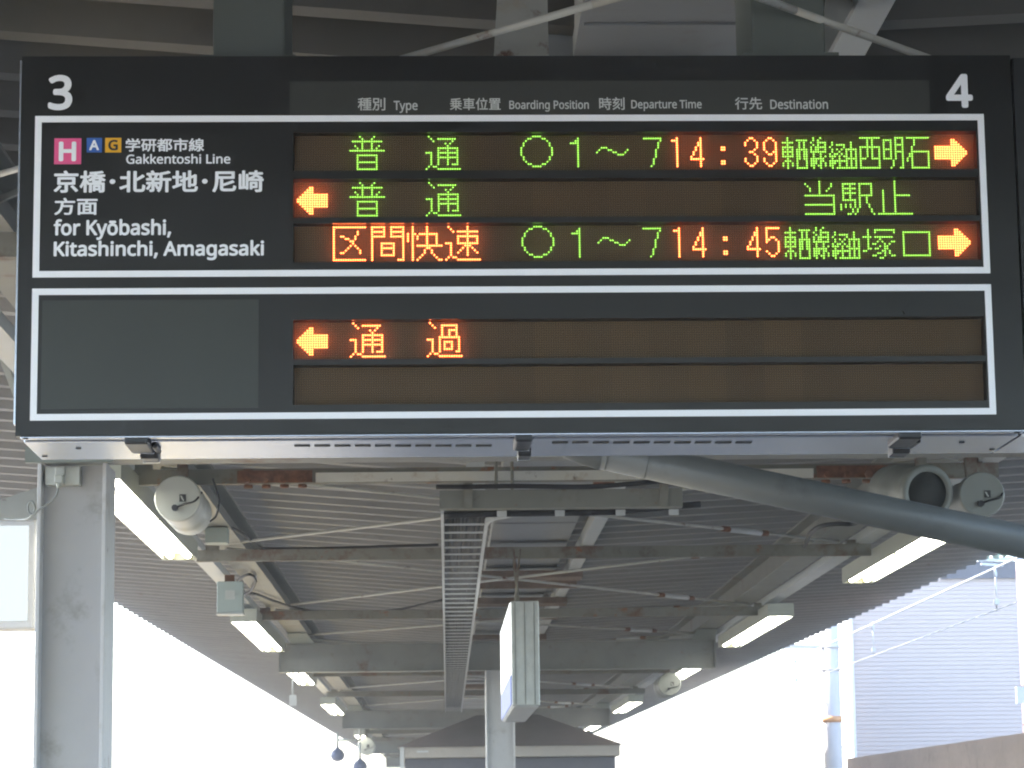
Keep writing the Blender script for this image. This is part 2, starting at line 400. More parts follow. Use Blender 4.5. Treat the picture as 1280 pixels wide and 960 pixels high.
# longitudinal main beams and the pale lamp rails outside them
for xb, xr in ((-1.60, -1.87), (2.97, 3.22)):
    b = NB(); hbeam(b, (xb, Y0, EYE+2.17), (xb, Y1, EYE+2.17), .22, .24); part('main_beam', b, steel, can)
    b = NB(); box(b, xr-.065, xr+.065, Y0, Y1, EYE+2.02, EYE+2.028); box(b, xr-.065, xr-.058, Y0, Y1, EYE+2.029, EYE+2.085); box(b, xr+.058, xr+.065, Y0, Y1, EYE+2.029, EYE+2.085)
    part('lamp_rail', b, rail_m, can)
# cross channels
CH = [-1.9, 2.6, 8.95, 15.25, 19.9, 25.9, 36.4, 42.6, 55.6, 61.5, 67.5, 73.2, 79.0, 85.0, 91.0]
for i, y in enumerate(CH):
    b = NB()
    box(b, -1.84, 3.27, y, y+.006, EYE+1.925, EYE+2.012); box(b, -1.84, 3.27, y+.006, y+.06, EYE+1.925, EYE+1.931)
    for x in (-1.72, 3.13):                   # cleats up to the beams
        box(b, x-.05, x+.05, y+.008, y+.07, EYE+1.932, EYE+2.045)
    part('cross_channel', b, steel_rusty, can)
# rusty splice plates on the channel right behind the board, with bolts
for x0, x1 in ((-1.175, -.74), (2.20, 2.68)):
    b = NB(); box(b, x0, x1, 15.235, 15.248, EYE+1.93, EYE+2.0)
    sp = part('splice_plate', b, rust_m, can)
    for k in range(4):
        x = x0+.06+(x1-x0-.12)*k/3
        b = NB(); cyl(b, (x, 15.20, EYE+1.945), (x, 15.234, EYE+1.945), .022, 6); part('bolt', b, rust_m, sp)
        b = NB(); cyl(b, (x, 15.30, EYE+1.905), (x, 15.30, EYE+1.924), .026, 6); part('bolt', b, rust_m, sp)
b = NB(); box(b, -.72, 2.18, 15.236, 15.249, EYE+1.93, EYE+1.985); part('edge_trim', b, trim_m, can)
# cantilever frames
PORT = [12.2, 30.3, 49.6, 68.9, 88.2]
for i, y in enumerate(PORT):
    b = NB(); hbeam(b, (-1.84, y, EYE+1.815), (3.13, y, EYE+1.815), .20, .335, .014, .012)
    if i: 
        box(b, -1.85, -1.841, y-.1, y+.1, EYE+1.65, EYE+1.98); box(b, 3.131, 3.14, y-.1, y+.1, EYE+1.65, EYE+1.98)
    part('cantilever_beam', b, steel, can)
    for xb, dx in ((-1.60, .55), (2.97, -.55)):   # raking haunch plates from the beam to the main beams
        b = NB(); prism(b, [(xb-.11, y-.9, EYE+2.045), (xb+.11, y-.9, EYE+2.045), (xb+.16, y-.11, EYE+1.985), (xb-.11, y-.11, EYE+1.985)], (0, 0, -.012))
        part('haunch_plate', b, steel_clean, can)
# near frame: purlins of the roof above the board
for y in (5.9, 7.75):
    pass
# brace rods with turnbuckles, one cross per bay
def rod(p, q, sleeve=None, r=.011):
    b = NB(); p, q = Vector(p), Vector(q); cyl(b, p, q, r, 8)
    o = part('brace_rod', b, white_rust, can)
    if sleeve:
        bb = NB(); d = q-p
        cyl(bb, p+d*sleeve, p+d*(sleeve+.055), r*2.0, 8); part('turnbuckle', bb, rail_m, o)
        for sa in (sleeve-.012, sleeve+.056):
            bb = NB(); cyl(bb, p+d*sa, p+d*(sa+.011), r*2.0, 6); part('lock_nut', bb, rust_m, o)
BAY = [-1.9, 2.6, 8.95, 15.25, 19.9, 25.9, 30.1, 36.4, 42.6, 49.4, 55.6, 61.5, 67.5]
for ya, yb in zip(BAY, BAY[1:]):
    h = EYE+2.03
    if ya == 2.6:                              # the pair seen above the board
        rod((-1.62, 8.42, h), (.40, 6.44, h), .35); rod((.40, 6.44, h), (3.0, 3.9, h))
        rod((.93, 6.58, h+.025), (3.0, 8.72, h+.025), .28); rod((.93, 6.58, h+.025), (-1.62, 3.9, h+.025))
        continue
    rod((-1.62, ya+.07, h), (3.02, yb-.03, h), .80)
    rod((-1.62, yb-.03, h+.025), (3.02, ya+.07, h+.025), .80)
# stained gusset plates over the board and the connector they bolt to
for poly, nm in (([(617, 74), (622, -14), (684, -14), (686, 74)], 'gusset_plate'), ([(1022, 74), (1034, -14), (1078, -14), (1030, 74)], 'gusset_plate')):
    pts = [atY(x, y, 6.9+.12*(y < 0)) for x, y in poly]
    b = NB(); prism(b, pts, (0, .012, 0)); part(nm, b, white_rust, can)
b = NB(); box(b, .30, .80, 7.62, 7.66, EYE+2.0, EYE+2.37); part('gutter_end_plate', b, gutter_m, can)
b = NB(); tube(b, curve_pts([(.30, 7.60, EYE+2.21), (.48, 7.60, EYE+2.19), (.66, 7.60, EYE+2.195), (.80, 7.60, EYE+2.20)]), .006); single('sagging_wire', b, cable_m, 'thin dark wire sagging across the pale plate above the board', 'wire')
# pale inclined struts at the far left, beside the board
b = NB(); obox(b, atY(-25, 372, 12.4), atY(26, 505, 12.4), .10, .03); part('knee_brace', b, white_rust, can)
b = NB(); obox(b, atY(-30, 262, 9.0), atY(40, 232, 9.0), .022, .022); part('strut_rod', b, white_rust, can)

# ================================================================== COLUMNS
def hcol(name, xa, xb, ya, yb, top, label, web_y):
    t = thing(name, label, 'column', ((xa+xb)/2, (ya+yb)/2, 0))
    b = NB(); box(b, xa, xa+.018, ya, yb, .012, top); box(b, xb-.018, xb, ya, yb, .012, top)
    part('flange', b, column_m, t, bevel=.003)
    b = NB(); box(b, xa+.018, xb-.018, web_y, web_y+.012, .012, top); part('web', b, web_m, t)
    b = NB(); box(b, xa-.08, xb+.08, ya-.08, yb+.08, 0, .012); part('base_plate', b, steel, t)
    return t
colL = hcol('steel_column', -1.864, -1.546, 12.2, 12.55, EYE+1.645, 'pale grey H-section column under the left end of the board, with an outlet box', 12.30)
hcol('steel_column', 2.83, 3.15, 12.2, 12.55, EYE+1.645, 'pale grey H-section column out past the right end of the board', 12.27)
hcol('steel_column', .50, .83, 30.15, 30.45, EYE+1.645, 'grey H-section column in the middle of the platform behind the hanging sign', 30.2)
b = NB(); box(b, -1.90, -1.50, 12.05, 12.09, EYE+1.628, EYE+1.70); part('cap_plate', b, steel_clean, colL)
t = thing('outlet_box', 'grey outlet box with a white plug on the left column web', 'outlet box', (-1.75, 12.28, EYE+1.54))
b = NB(); box(b, -1.832, -1.672, 12.22, 12.298, EYE+1.545, EYE+1.633); part('box_body', b, galv, t, bevel=.004)
b = NB(); box(b, -1.782, -1.738, 12.19, 12.219, EYE+1.585, EYE+1.628); part('socket', b, spk_m, t, bevel=.004)
b = NB(); box(b, -1.78, -1.742, 12.15, 12.219, EYE+1.545, EYE+1.583); cyl(b, (-1.761, 12.15, EYE+1.544), (-1.761, 12.15, EYE+1.522), .012, 10, .008); part('plug', b, spk_m, t, bevel=.004)
b = NB(); tube(b, curve_pts([(-1.761, 12.15, EYE+1.522), (-1.768, 12.15, EYE+1.49), (-1.80, 12.16, EYE+1.455), (-1.85, 12.17, EYE+1.425), (-1.878, 12.19, EYE+1.405), (-1.90, 12.2, EYE+1.415), (-1.905, 12.2, EYE+1.45), (-1.885, 12.19, EYE+1.465), (-1.872, 12.19, EYE+1.43), (-1.91, 12.25, EYE+1.395), (-1.98, 12.4, EYE+1.405), (-2.06, 12.5, EYE+1.42)]), .0045)
single('plug_cord', b, spk_grey, 'thin grey cord looping from the white plug round the left column', 'cord')

# ================================================================== DEPARTURE BOARD
BX, BY, BETA = -1.02975562, 6.6, 0.01074871
brd = thing('departure_board', 'black hanging departure board with red and green LED text between platforms 3 and 4', 'departure board', (BX, BY, EYE), BETA)
cb, sb = math.cos(BETA), math.sin(BETA)
def bd(px, py, d=0.0):                         # pixel -> board (u, v) on the plane at depth d
    a, q = ray(px, py)
    Y = (d+BY*cb-BX*sb)/(cb-a*sb)
    return (a*Y-BX)*cb+(Y-BY)*sb, q*Y
VB, VT, UL, UR, DEPTH = .9588, 1.946, -.036, 2.527, .40
ROWPX = [(166, 212.4), (223.2, 269.6), (279.9, 326.9), (399.2, 447), (457.3, 504.6)]
LU0, LU1 = .6618, .6618+288*P
REC = .028
rows_v = []
for y0, y1 in ROWPX:
    vm = (bd(400, y0+.4)[1]+bd(400, y1+.4)[1])/2
    k = round((vm+8*P)/P)*P                    # keep rows on the LED grid
    rows_v.append(k)
LU0 = round(LU0/P)*P; LU1 = LU0+288*P
def lp(name, bm, mat, parent=brd, label=None, bevel=0): return part(name, bm, mat, parent, True, label, bevel)
b = NB(); box(b, UL, UR, .046, DEPTH, VB+.004, VT); lp('housing', b, black_m)
holes = [(LU0-.002, LU1+.002, v-16*P-.002, v+.002) for v in rows_v]
b = NB(); plate(b, UL, UR, VB, VT, holes, 0, .0455); lp('front_plate', b, black_face)
# side trim, thin bright aluminium
b = NB(); box(b, UL-.005, UL-.0005, -.002, .03, VB+.03, VT-.012)
prev = None
lp('edge_trim', b, alu)
# underside
b = NB(); box(b, UL+.012, UR-.006, .001, .030, VB-.006, VB-.0005); lp('front_lip', b, alu, bevel=.002)
b = NB(); box(b, UL+.012, UR-.006, .031, .066, VB-.001, VB+.0035); lp('shadow_gap', b, dark_slot)
b = NB(); box(b, UL+.012, UR-.006, .0665, DEPTH-.004, VB-.007, VB+.0032); lp('underside_panel', b, alu, bevel=.002)
for (pa, pb, yy) in ((368, 620, 557), (690, 945, 553)):
    for k in range(10):
        b = NB()
        x0 = pa+(pb-pa)*k/10; x1 = x0+(pb-pa)/10*.78
        def und(px, py):
            a, q = ray(px, py); Y = (VB-.0072)/q; X = a*Y
            return (X-BX)*cb+(Y-BY)*sb, -(X-BX)*sb+(Y-BY)*cb
        ua, da = und(x0, yy); ub, db = und(x1, yy)
        box(b, ua, ub, da-.016, da+.016, VB-.0082, VB-.0072)
        lp('vent_slot', b, dark_slot)
for px, py in ((32, 547.5), (56, 570), (98, 560), (1271, 540), (1240, 561.5), (1202, 552.5)):
    b = NB(); ua, da = und(px, py); cyl(b, (ua, da, VB-.0095), (ua, da, VB-.0072), .0075, 12); lp('screw', b, dark_slot)
for px in (170, 655, 1138):
    ua = bd(px, 541)[0]; s = .030 if px != 655 else .022
    b = NB(); box(b, ua-s, ua+s, .002, .17, VB-.022, VB+.004)
    if px != 655: box(b, ua+s*1.02, ua+s*1.5, .09, .21, VB-.020, VB-.0078)
    L_ = lp('latch', b, blk_plastic, bevel=.005)
    b = NB(); box(b, ua-s*.8, ua+s*.95, .171, .178, VB-.0235, VB-.010); lp('catch', b, chrome, L_, bevel=.001)
    b = NB(); box(b, ua-s*.35, ua+s*1.25, .20, .27, VB-.032, VB-.0078); lp('latch_tongue', b, blk_plastic, L_, bevel=.004)
    b = NB(); box(b, ua-s*.3, ua+s*1.15, .271, .276, VB-.0335, VB-.020); lp('catch', b, chrome, L_, bevel=.001)
# blind end section on the right
b = NB(); box(b, UR+.006, UR+.20, 0, DEPTH, VB, VT-.006); lp('end_section', b, black_m, bevel=.002)
b = NB(); box(b, UR+.001, UR+.20, .0665, DEPTH-.004, VB-.007, VB-.0005); lp('end_underside', b, alu)
# white line frames
uf = bd
for (a, c) in (((44.1, 145.1), (1237.8, 341.6)), ((40.2, 360.8), (1245.3, 518))):
    z1, z0 = (1.7877, 1.3651) if a[1] < 200 else (1.3363, .9977)
    b = NB(); ring_frame(b, 0, 2.4507, z0, z1, .0166, -.0016, -.0003); lp('white_frame_line', b, white_m)
# header strip, blank panel
def rect(px0, py0, px1, py1):
    a = bd(px0, (py0+py1)/2)[0]; c = bd(px1, (py0+py1)/2)[0]; xm = (px0+px1)/2
    return a, c, bd(xm, py1)[1], bd(xm, py0)[1]
a, c, z0, z1 = rect(362, 101, 1162, 140.5); z0 = 1.7895
b = NB(); box(b, a, c, -.0012, -.0003, z0, z1); lp('header_strip', b, head_m)
a, c, z0, z1 = rect(52, 375, 323, 510.5)
b = NB(); box(b, a, c, -.0014, -.0003, z0, z1); lp('blank_panel', b, blank_m)

# --- lettering
import os
FONT = None
try:
    fd = bpy.utils.system_resource('DATAFILES', path='fonts')
    FONT = bpy.data.fonts.load(os.path.join(fd, [f for f in os.listdir(fd) if f.startswith('NotoSansHebrew')][0]))
except Exception: FONT = None
def glyph_mesh(s):
    cu = bpy.data.curves.new('lettering', 'FONT'); cu.body = s; cu.resolution_u = 4; cu.fill_mode = 'FRONT'
    if FONT and all(ord(ch) < 0x2000 for ch in s): cu.font = FONT
    o = bpy.data.objects.new('lettering', cu); link(o)
    dg = bpy.context.evaluated_depsgraph_get(); dg.update()
    me = bpy.data.meshes.new_from_object(o.evaluated_get(dg))
    bpy.data.objects.remove(o); bpy.data.curves.remove(cu)
    return me
def lettering(name, s, box_px, mat, bold=.02, parent=brd, d=-.0016):
    # the glyphs are struck several times with small offsets, which thickens the strokes to the photo's bold weight
    me0 = glyph_mesh(s)
    u0_, u1_, v0_, v1_ = rect(box_px[0], box_px[1], box_px[2], box_px[3])
    xs = [v.co.x for v in me0.vertices]; ys = [v.co.y for v in me0.vertices]
    xa, xb, ya, yb = min(xs)-bold, max(xs)+bold, min(ys)-bold, max(ys)+bold
    b = NB()
    n = 8 if bold > 0 else 1
    for k in range(n):
        ox = bold*math.cos(2*math.pi*k/n); oy = bold*math.sin(2*math.pi*k/n)
        if bold == 0: ox = oy = 0
        vm = [b.verts.new(((v.co.x+ox-xa)/(xb-xa)*(u1_-u0_)+u0_, d-.00004*k, (v.co.y+oy-ya)/(yb-ya)*(v1_-v0_)+v0_)) for v in me0.vertices]
        for p in me0.polygons:
            try: b.faces.new([vm[i] for i in p.vertices])
            except ValueError: pass
    bpy.data.meshes.remove(me0)
    me = bpy.data.meshes.new(name); b.to_mesh(me); b.free()
    me.materials.append(mat)
    o = bpy.data.objects.new(name, me); link(o); o.parent = parent; WM[o.name] = WM[parent.name]
    return o
lettering('platform_number', '3', (60.3, 93.8, 90.6, 138), white_m, .026)['label'] = 'white platform number 3'
lettering('platform_number', '4', (1182, 92.7, 1215.5, 135), white_m, .026)['label'] = 'white platform number 4'
for ch, sq, inner, m, tm in (('H', (67.8, 173, 101.6, 205.3), (73.6, 177.2, 95.4, 201.8), pink_m, white_m), ('A', (108.4, 172.5, 127.5, 190.6), (111.6, 175.2, 124, 188), blue_m, white_m), ('G', (131.5, 172.5, 151.6, 190.6), (135.5, 175, 147.5, 188.2), gold_m, blacktxt)):
    a, c, z0, z1 = rect(*sq); b = NB(); box(b, a, c, -.0013, -.0003, z0, z1)
    q = lp('line_symbol', b, m); lettering('symbol_letter', ch, inner, tm, .03, q, -.0018)
for s, bx, bold in (('学研都市線', (157, 173, 255.3, 189.8), .022), ('Gakkentoshi Line', (157.8, 192.6, 288, 205), .018),
                    ('京橋･北新地･尼崎', (67.2, 213, 329.7, 240.8), .026), ('方面', (68, 247.3, 122, 269), .022),
                    ('for Kyōbashi,', (67, 273.8, 214, 300.2), .026), ('Kitashinchi, Amagasaki', (67.2, 300.6, 330, 325.8), .026)):
    lettering('route_text', s, bx, white_m, bold)
for s, bx, bold in (('種別', (447.2, 122.4, 481.6, 138.4), .012), ('Type', (492, 126.3, 522, 141.4), .014), ('乗車位置', (562.3, 122.4, 625.8, 138), .012),
                    ('Boarding Position', (636.6, 125.3, 736, 139.8), .014), ('時刻', (748.9, 121.8, 780.6, 137.6), .012), ('Departure Time', (789, 125, 877, 139), .014),
                    ('行先', (918.6, 121.8, 952.5, 137.2), .012), ('Destination', (962.7, 124.5, 1034.8, 136.6), .014)):
    lettering('header_text', s, bx, grey_txt, bold, d=-.0017)

# --- LED glyphs, row:columns
G = dict(
 fu='0:4,10;1:5,9;2:1-13;3:5,9;4:2,5,9,12;5:3,5,9,11;6:0-14;8:3-11;9:3,11;10:3,11;11:3-11;12:3,11;13:3,11;14:3-11',
 tsu='0:1;1:2,5-12;2:3,11;3:8,10;4:9;5:5-13;6:5,9,13;7:0-2,5-13;8:2,5,9,13;9:2,5-13;10:2,5,9,13;11:2,5,9,13;12:2,5,9,11-13;13:1,3,4;14:0,5-14',
 ka='0:1;1:2,6-12;2:3,6,12;3:6,9-12;4:6,9,12;5:6,9,12;6:5-13;7:0-2,5,13;8:2,5,7-10,13;9:2,5,7,10,13;10:2,5,7,10,13;11:2,5,7-10,13;12:2,5,12,13;13:1,3,4;14:0,5-14',
 ku='0:0-13;1:0;2:0,10;3:0,10;4:0,3,4,9;5:0,5,6,9;6:0,7,8;7:0,8;8:0,7,9;9:0,6,10;10:0,5,11;11:0,3,4,11;12:0;13:0;14:0-13',
 kan='0:0-5,8-13;1:0,5,8,13;2:0-5,8-13;3:0,5,8,13;4:0-5,8-13;5:0,13;6:0,13;7:0,4-9,13;8:0,4,9,13;9:0,4-9,13;10:0,4,9,13;11:0,4,9,13;12:0,4-9,13;13:0,13;14:0,11-13',
 kai='0:2,8;1:2,8;2:2,8;3:0,2,3,5-12;4:0,2,4,8,12;5:0,2,4,8,12;6:0,2,8,12;7:2,8,12;8:2,4-14;9:2,8,9;10:2,7,10;11:2,7,10;12:2,6,11;13:2,5,12;14:2,4,13,14',
 soku='0:1,9;1:2,9;2:3,5-13;3:9;4:5-13;5:5,9,13;6:5,9,13;7:0-2,5-13;8:2,8-10;9:2,7,9,11;10:2,6,9,12;11:2,5,9,13;12:2,9;13:1,3,4;14:0,5-14',
 maru='0:5-8;1:3,4,9,10;2:2,11;3:1,12;4:1,12;5:0,13;6:0,13;7:0,13;8:0,13;9:1,12;10:1,12;11:2,11;12:3,4,9,10;13:5-8',
 one='1:3;2:2,3;3:0-3;4:3;5:3;6:3;7:3;8:3;9:3;10:3;11:3;12:3;13:3',
 wave='5:2-4;6:1,5,6,13;7:0,7,8,12;8:9-11',
 seven='1:0-7;2:7;3:6;4:6;5:6;6:5;7:5;8:5;9:5;10:4;11:4;12:4;13:3',
 d1='1:2;2:0-2;3:2;4:2;5:2;6:2;7:2;8:2;9:2;10:2;11:2;12:2;13:2',
 d4='1:4;2:4;3:3,4;4:3,4;5:2,4;6:2,4;7:1,4;8:1,4;9:0,4;10:0-5;11:4;12:4;13:4',
 colon='5:0,1;6:0,1;11:0,1;12:0,1',
 d3='1:2,3;2:1,4;3:0,5;4:0,5;5:5;6:4;7:2,3;8:4;9:5;10:0,5;11:0,5;12:1,4;13:2,3',
 d9='1:2,3;2:1,4;3:0,5;4:0,5;5:0,5;6:0,5;7:1,4,5;8:2,3,5;9:5;10:0,5;11:0,5;12:1,4;13:2,3',
 d5='1:0-5;2:0;3:0;4:0;5:0,2,3;6:0,1,4;7:0,5;8:5;9:5;10:5;11:0,5;12:1,4;13:2,3',
 tou_n='1:2;2:2;3:0-4;4:2;5:0-4;6:0,2,4;7:0-4;8:0,2,4;9:0-4;10:2;11:1-3;12:0,2,4;13:0,2,4;14:2',
 zai_n='2:0-4;3:1,3;4:1,3;5:1,3;6:0-4;7:0,1,3,4;8:0,1,3,4;9:0,1,3,4;10:0,1,3,4;11:0,4;12:0,4;13:0,4;14:0-4',
 sen='1:1,4;2:1,3;3:0,3-6;4:1,3,6;5:0,2-6;6:0,2,3,6;7:0-6;8:1,4;9:1,4,6;10:0-5;11:0-2,4,5;12:0-2,4,6;13:0,1,3,4,6;14:1,4',
 kei='3:1;4:1,3-6;5:0,6;6:1,3,5;7:1,4;8:0,2,3,5;9:0-2,4,6;10:1,4;11:0-6;12:0-2,4;13:0,1,4;14:1,3-6',
 yu='3:2;4:2;5:2;6:0-4;7:0,2,4;8:0,2,4;9:0,2,4;10:0-4;11:0,2,4;12:0,2,4;13:0,2,4;14:0-4',
 nishi='1:0-8;2:3,5;3:3,5;4:3,5;5:0-8;6:0,3,5,8;7:0,3,5,8;8:0,3,5,8;9:0,3,5,8;10:0-2,5-8;11:0,8;12:0,8;13:0,8;14:0-8',
 aka='1:5-8;2:0-3,5,8;3:0,3,5,8;4:0,3,5-8;5:0,3,5,8;6:0-3,5,8;7:0,3,5-8;8:0,3,5,8;9:0,3,5,8;10:0-3,5,8;11:4,8;12:4,8;13:4,8;14:3,7,8',
 ishi='1:0-9;2:3;3:3;4:3;5:2;6:2;7:2-9;8:1,2,9;9:1,2,9;10:0,2,9;11:0,2,9;12:2,9;13:2,9;14:2-9',
 tou='0:6;1:0,6,11;2:1,6,11;3:2,6,10;4:2,6,9;5:6;6:0-12;7:12;8:12;9:12;10:0-12;11:12;12:12;13:12;14:0-12',
 eki='1:1-6,8-13;2:1,4,8,13;3:1-6,8,13;4:1,4,8,13;5:1-6,8,13;6:1,4,8-13;7:1,4,8,11;8:1-6,8,11;9:6,8,11;10:0,2,4,6,8,12;11:0,2,4,6,8,12;12:0,5,7,13;13:5,7,13;14:3,4,6,14',
 shi='0:7;1:7;2:7;3:7;4:2,7;5:2,7;6:2,7-13;7:2,7;8:2,7;9:2,7;10:2,7;11:2,7;12:2,7;13:2,7;14:0-14',
 tsuka='2:2,5-13;3:2,5,13;4:2;5:0-3,5-12;6:2,7;7:2,6,8,12,13;8:2,4,5,9,11;9:2,7,9,10;10:2,3,5,6,9,10;11:0,1,8,9,11;12:6,7,9,11;13:4,5,9,12,13;14:7,8',
 kuchi='3:0-11;4:0,11;5:0,11;6:0,11;7:0,11;8:0,11;9:0,11;10:0,11;11:0,11;12:0,11;13:0-11',
 aright='2:7,8;3:7-9;4:7-10;5:0-11;6:0-12;7:0-13;8:0-13;9:0-12;10:0-11;11:7-10;12:7-9;13:7,8',
 aleft='2:5,6;3:4-6;4:3-6;5:2-12;6:1-12;7:0-12;8:0-12;9:1-12;10:2-12;11:3-6;12:4-6;13:5,6')
def dots(code):
    for seg in code.split(';'):
        r_, cs = seg.split(':')
        for c in cs.split(','):
            if '-' in c:
                a, z = c.split('-')
                for k in range(int(a), int(z)+1): yield int(r_), k
            else: yield int(r_), int(c)
def led_word(name, row, items, mats, parent):
    """items: (glyph, pixel x of its first dot)"""
    b = NB(); vt = rows_v[row]; seen = set()
    for gname, px in items:
        c0 = round((bd(px, sum(ROWPX[row])/2, REC)[0]-LU0)/P-.5)
        for r_, c in dots(G[gname]):
            if (r_, c0+c) in seen: continue
            seen.add((r_, c0+c))
            cu, cv = LU0+(c0+c+.5)*P, vt-(r_+.5)*P
            rings = []
            for rad, yy in ((.495, REC-.0002), (.43 if 'arrow' in name else (.40 if mats is GRN else .42), REC-.0011), (.2, REC-.0017)):
                rings.append([b.verts.new((cu+P*rad*math.cos(math.pi*(k+.5)/4), yy, cv+P*rad*math.sin(math.pi*(k+.5)/4))) for k in range(8)])
            for i, mi in ((0, 1), (1, 0)):
                for k in range(8):
                    f = b.faces.new((rings[i][k], rings[i][(k+1) % 8], rings[i+1][(k+1) % 8], rings[i+1][k])); f.material_index = mi
            b.faces.new(rings[2]).material_index = 0
    return part(name, b, mats, parent, True)
RED, GRN = [led_red, led_red_rim], [led_grn, led_grn_rim]
led_rows = []
for i, v in enumerate(rows_v):
    b = NB(); box(b, LU0, LU1, REC, REC+.012, v-16*P, v)
    o = lp('led_row', b, led_panel if i < 3 else led_panel_low)
    o['label'] = ['top LED row, local train at 14:39', 'second LED row, arrow and local train', 'third LED row, 14:45 departure', 'fourth LED row, passing train', 'unlit bottom LED row'][i]
    b = NB(); box(b, LU0-.0015, LU1+.0015, .002, .004, v-16*P-.0015, v+.0015); part('cover_pane', b, pane_m, o, True)
    led_rows.append(o)
RO = led_rows
led_word('train_type_text', 0, [('fu', 439.5), ('tsu', 534.1)], GRN, RO[0])
led_word('boarding_position_text', 0, [('maru', 651.9), ('one', 712.9), ('wave', 745.8), ('seven', 803.9)], GRN, RO[0])
led_word('departure_time_text', 0, [('d1', 841.7), ('d4', 862.6), ('colon', 903.6), ('d3', 932.5), ('d9', 955.7)], RED, RO[0])
led_word('destination_text', 0, [('tou_n', 978.8), ('zai_n', 995.9), ('sen', 1013.8), ('kei', 1037.4), ('yu', 1058.1), ('nishi', 1074.8), ('aka', 1104.6), ('ishi', 1134.6)], GRN, RO[0])
led_word('direction_arrow', 0, [('aright', 1168.5)], RED, RO[0])
led_word('direction_arrow', 1, [('aleft', 371.3)], RED, RO[1])
led_word('train_type_text', 1, [('fu', 439.3), ('tsu', 534.1)], GRN, RO[1])
led_word('destination_text', 1, [('tou', 1006.9), ('eki', 1051.6), ('shi', 1098.1)], GRN, RO[1])
led_word('train_type_text', 2, [('ku', 416.2), ('kan', 464), ('kai', 511.4), ('soku', 558.8)], RED, RO[2])
led_word('boarding_position_text', 2, [('maru', 653), ('one', 714.7), ('wave', 747.5), ('seven', 805.4)], GRN, RO[2])
led_word('departure_time_text', 2, [('d1', 843.8), ('d4', 865.4), ('colon', 905.6), ('d4', 936), ('d5', 959.4)], RED, RO[2])
led_word('destination_text', 2, [('tou_n', 982.2), ('zai_n', 999.5), ('sen', 1017.3), ('kei', 1041.3), ('yu', 1061.9), ('tsuka', 1078.8), ('kuchi', 1128.8)], GRN, RO[2])
led_word('direction_arrow', 2, [('aright', 1172.8)], RED, RO[2])
led_word('direction_arrow', 3, [('aleft', 371.3)], RED, RO[3])
led_word('train_type_text', 3, [('tsu', 439.6), ('ka', 535.6)], RED, RO[3])
# hangers
for xa, xb, lab in ((-.582, -.395, 'dark grey-green hanger post holding the board on the left'), (.826, 1.019, 'dark grey-green hanger post holding the board on the right')):
    b = NB(); box(b, xa, xb, 6.66, 7.02, EYE+VT+.012, EYE+2.42); h = single('hanger_post', b, post_m, lab, 'hanger post', 'hanger posts of the departure board', bevel=.006)
    b = NB(); box(b, xa-.03, xb+.03, 6.63, 7.0, EYE+VT+.001, EYE+VT+.011); part('foot_plate', b, post_m, h)

# ================================================================== LIGHTS UNDER THE CANOPY
def make_lamp(L=4.6, W=.25, H=.125):
    t = thing('fluorescent_light', 'x', 'light fixture', (0, 0, 0), 0, 'fluorescent strip lights in two rows under the canopy')
    b = NB(); h = W/2
    box(b, -h, h, -L/2, L/2, H-.012, H); box(b, -h, -h+.01, -L/2, L/2, 0, H-.012); box(b, h-.01, h, -L/2, L/2, 0, H-.012)
    box(b, -h+.01, h-.01, -L/2, -L/2+.01, 0, H-.012); box(b, -h+.01, h-.01, L/2-.01, L/2, 0, H-.012)
    part('housing', b, lamp_m, t, True)
    b = NB(); box(b, -h+.011, h-.011, -L/2+.011, L/2-.011, H-.08, H-.074)
    part('reflector', b, refl_m, t, True)
    for sx in (-1, 1):
        for y0_, y1_ in ((-L/2+.10, -.06), (.06, L/2-.10)):
            b = NB(); cyl(b, (sx*.062, y0_, .026), (sx*.062, y1_, .026), .026, 10); part('tube', b, tube_m, t, True)
        b = NB(); 
        for y0_, y1_ in ((-L/2+.011, -L/2+.099), (-.059, .059), (L/2-.099, L/2-.011)): box(b, sx*.062-.022, sx*.062+.022, y0_, y1_, .006, .054)
        part('lamp_socket', b, socket_m, t, True)
    b = NB()
    for y in (-L*.3, L*.3): box(b, -.04, .04, y-.03, y+.03, H, H+.048)
    part('hanger_bracket', b, lamp_m, t, True)
    return t
def copy_tree(o, parent=None):
    c = o.copy(); COL.objects.link(c); c.parent = parent
    for ch in list(o.children): copy_tree(ch, c)
    return c
LAMPS = [(-1.87, 16.7, 'cream fluorescent strip light beside the white drum speaker, nearest of the left row'),
 (-1.87, 27.4, 'lit strip light under the pale green junction box, second of the left row'),
 (-1.87, 35.0, 'lit strip light just past the big cantilever beam, third of the left row'),
 (-1.87, 46.0, 'small bright strip light above the white blown-out gap, fourth of the left row'),
 (-1.87, 62.5, 'tiny distant strip light beside the far speaker on the left'),
 (-1.87, 73.5, 'farthest visible strip light on the left, above the edge of the hut'),
 (3.41, 19.2, 'cream fluorescent strip light crossing below the big grey drainpipe, nearest of the right row'),
 (3.24, 27.4, 'lit strip light at the left of the ribbed roof edge, second of the right row'),
 (3.24, 34.8, 'lit strip light touching the round speaker past the cantilever beam, third of the right row'),
 (3.24, 46.5, 'small strip light near the roof edge, fourth of the right row'),
 (3.24, 56.5, 'tiny strip light at the far end of the right row, above the hut roof')]
lamp0 = make_lamp()
for i, (x, y, lab) in enumerate(LAMPS):
    o = lamp0 if i == 0 else copy_tree(lamp0)
    o.location = (x, y, EYE+1.85); o['label'] = lab

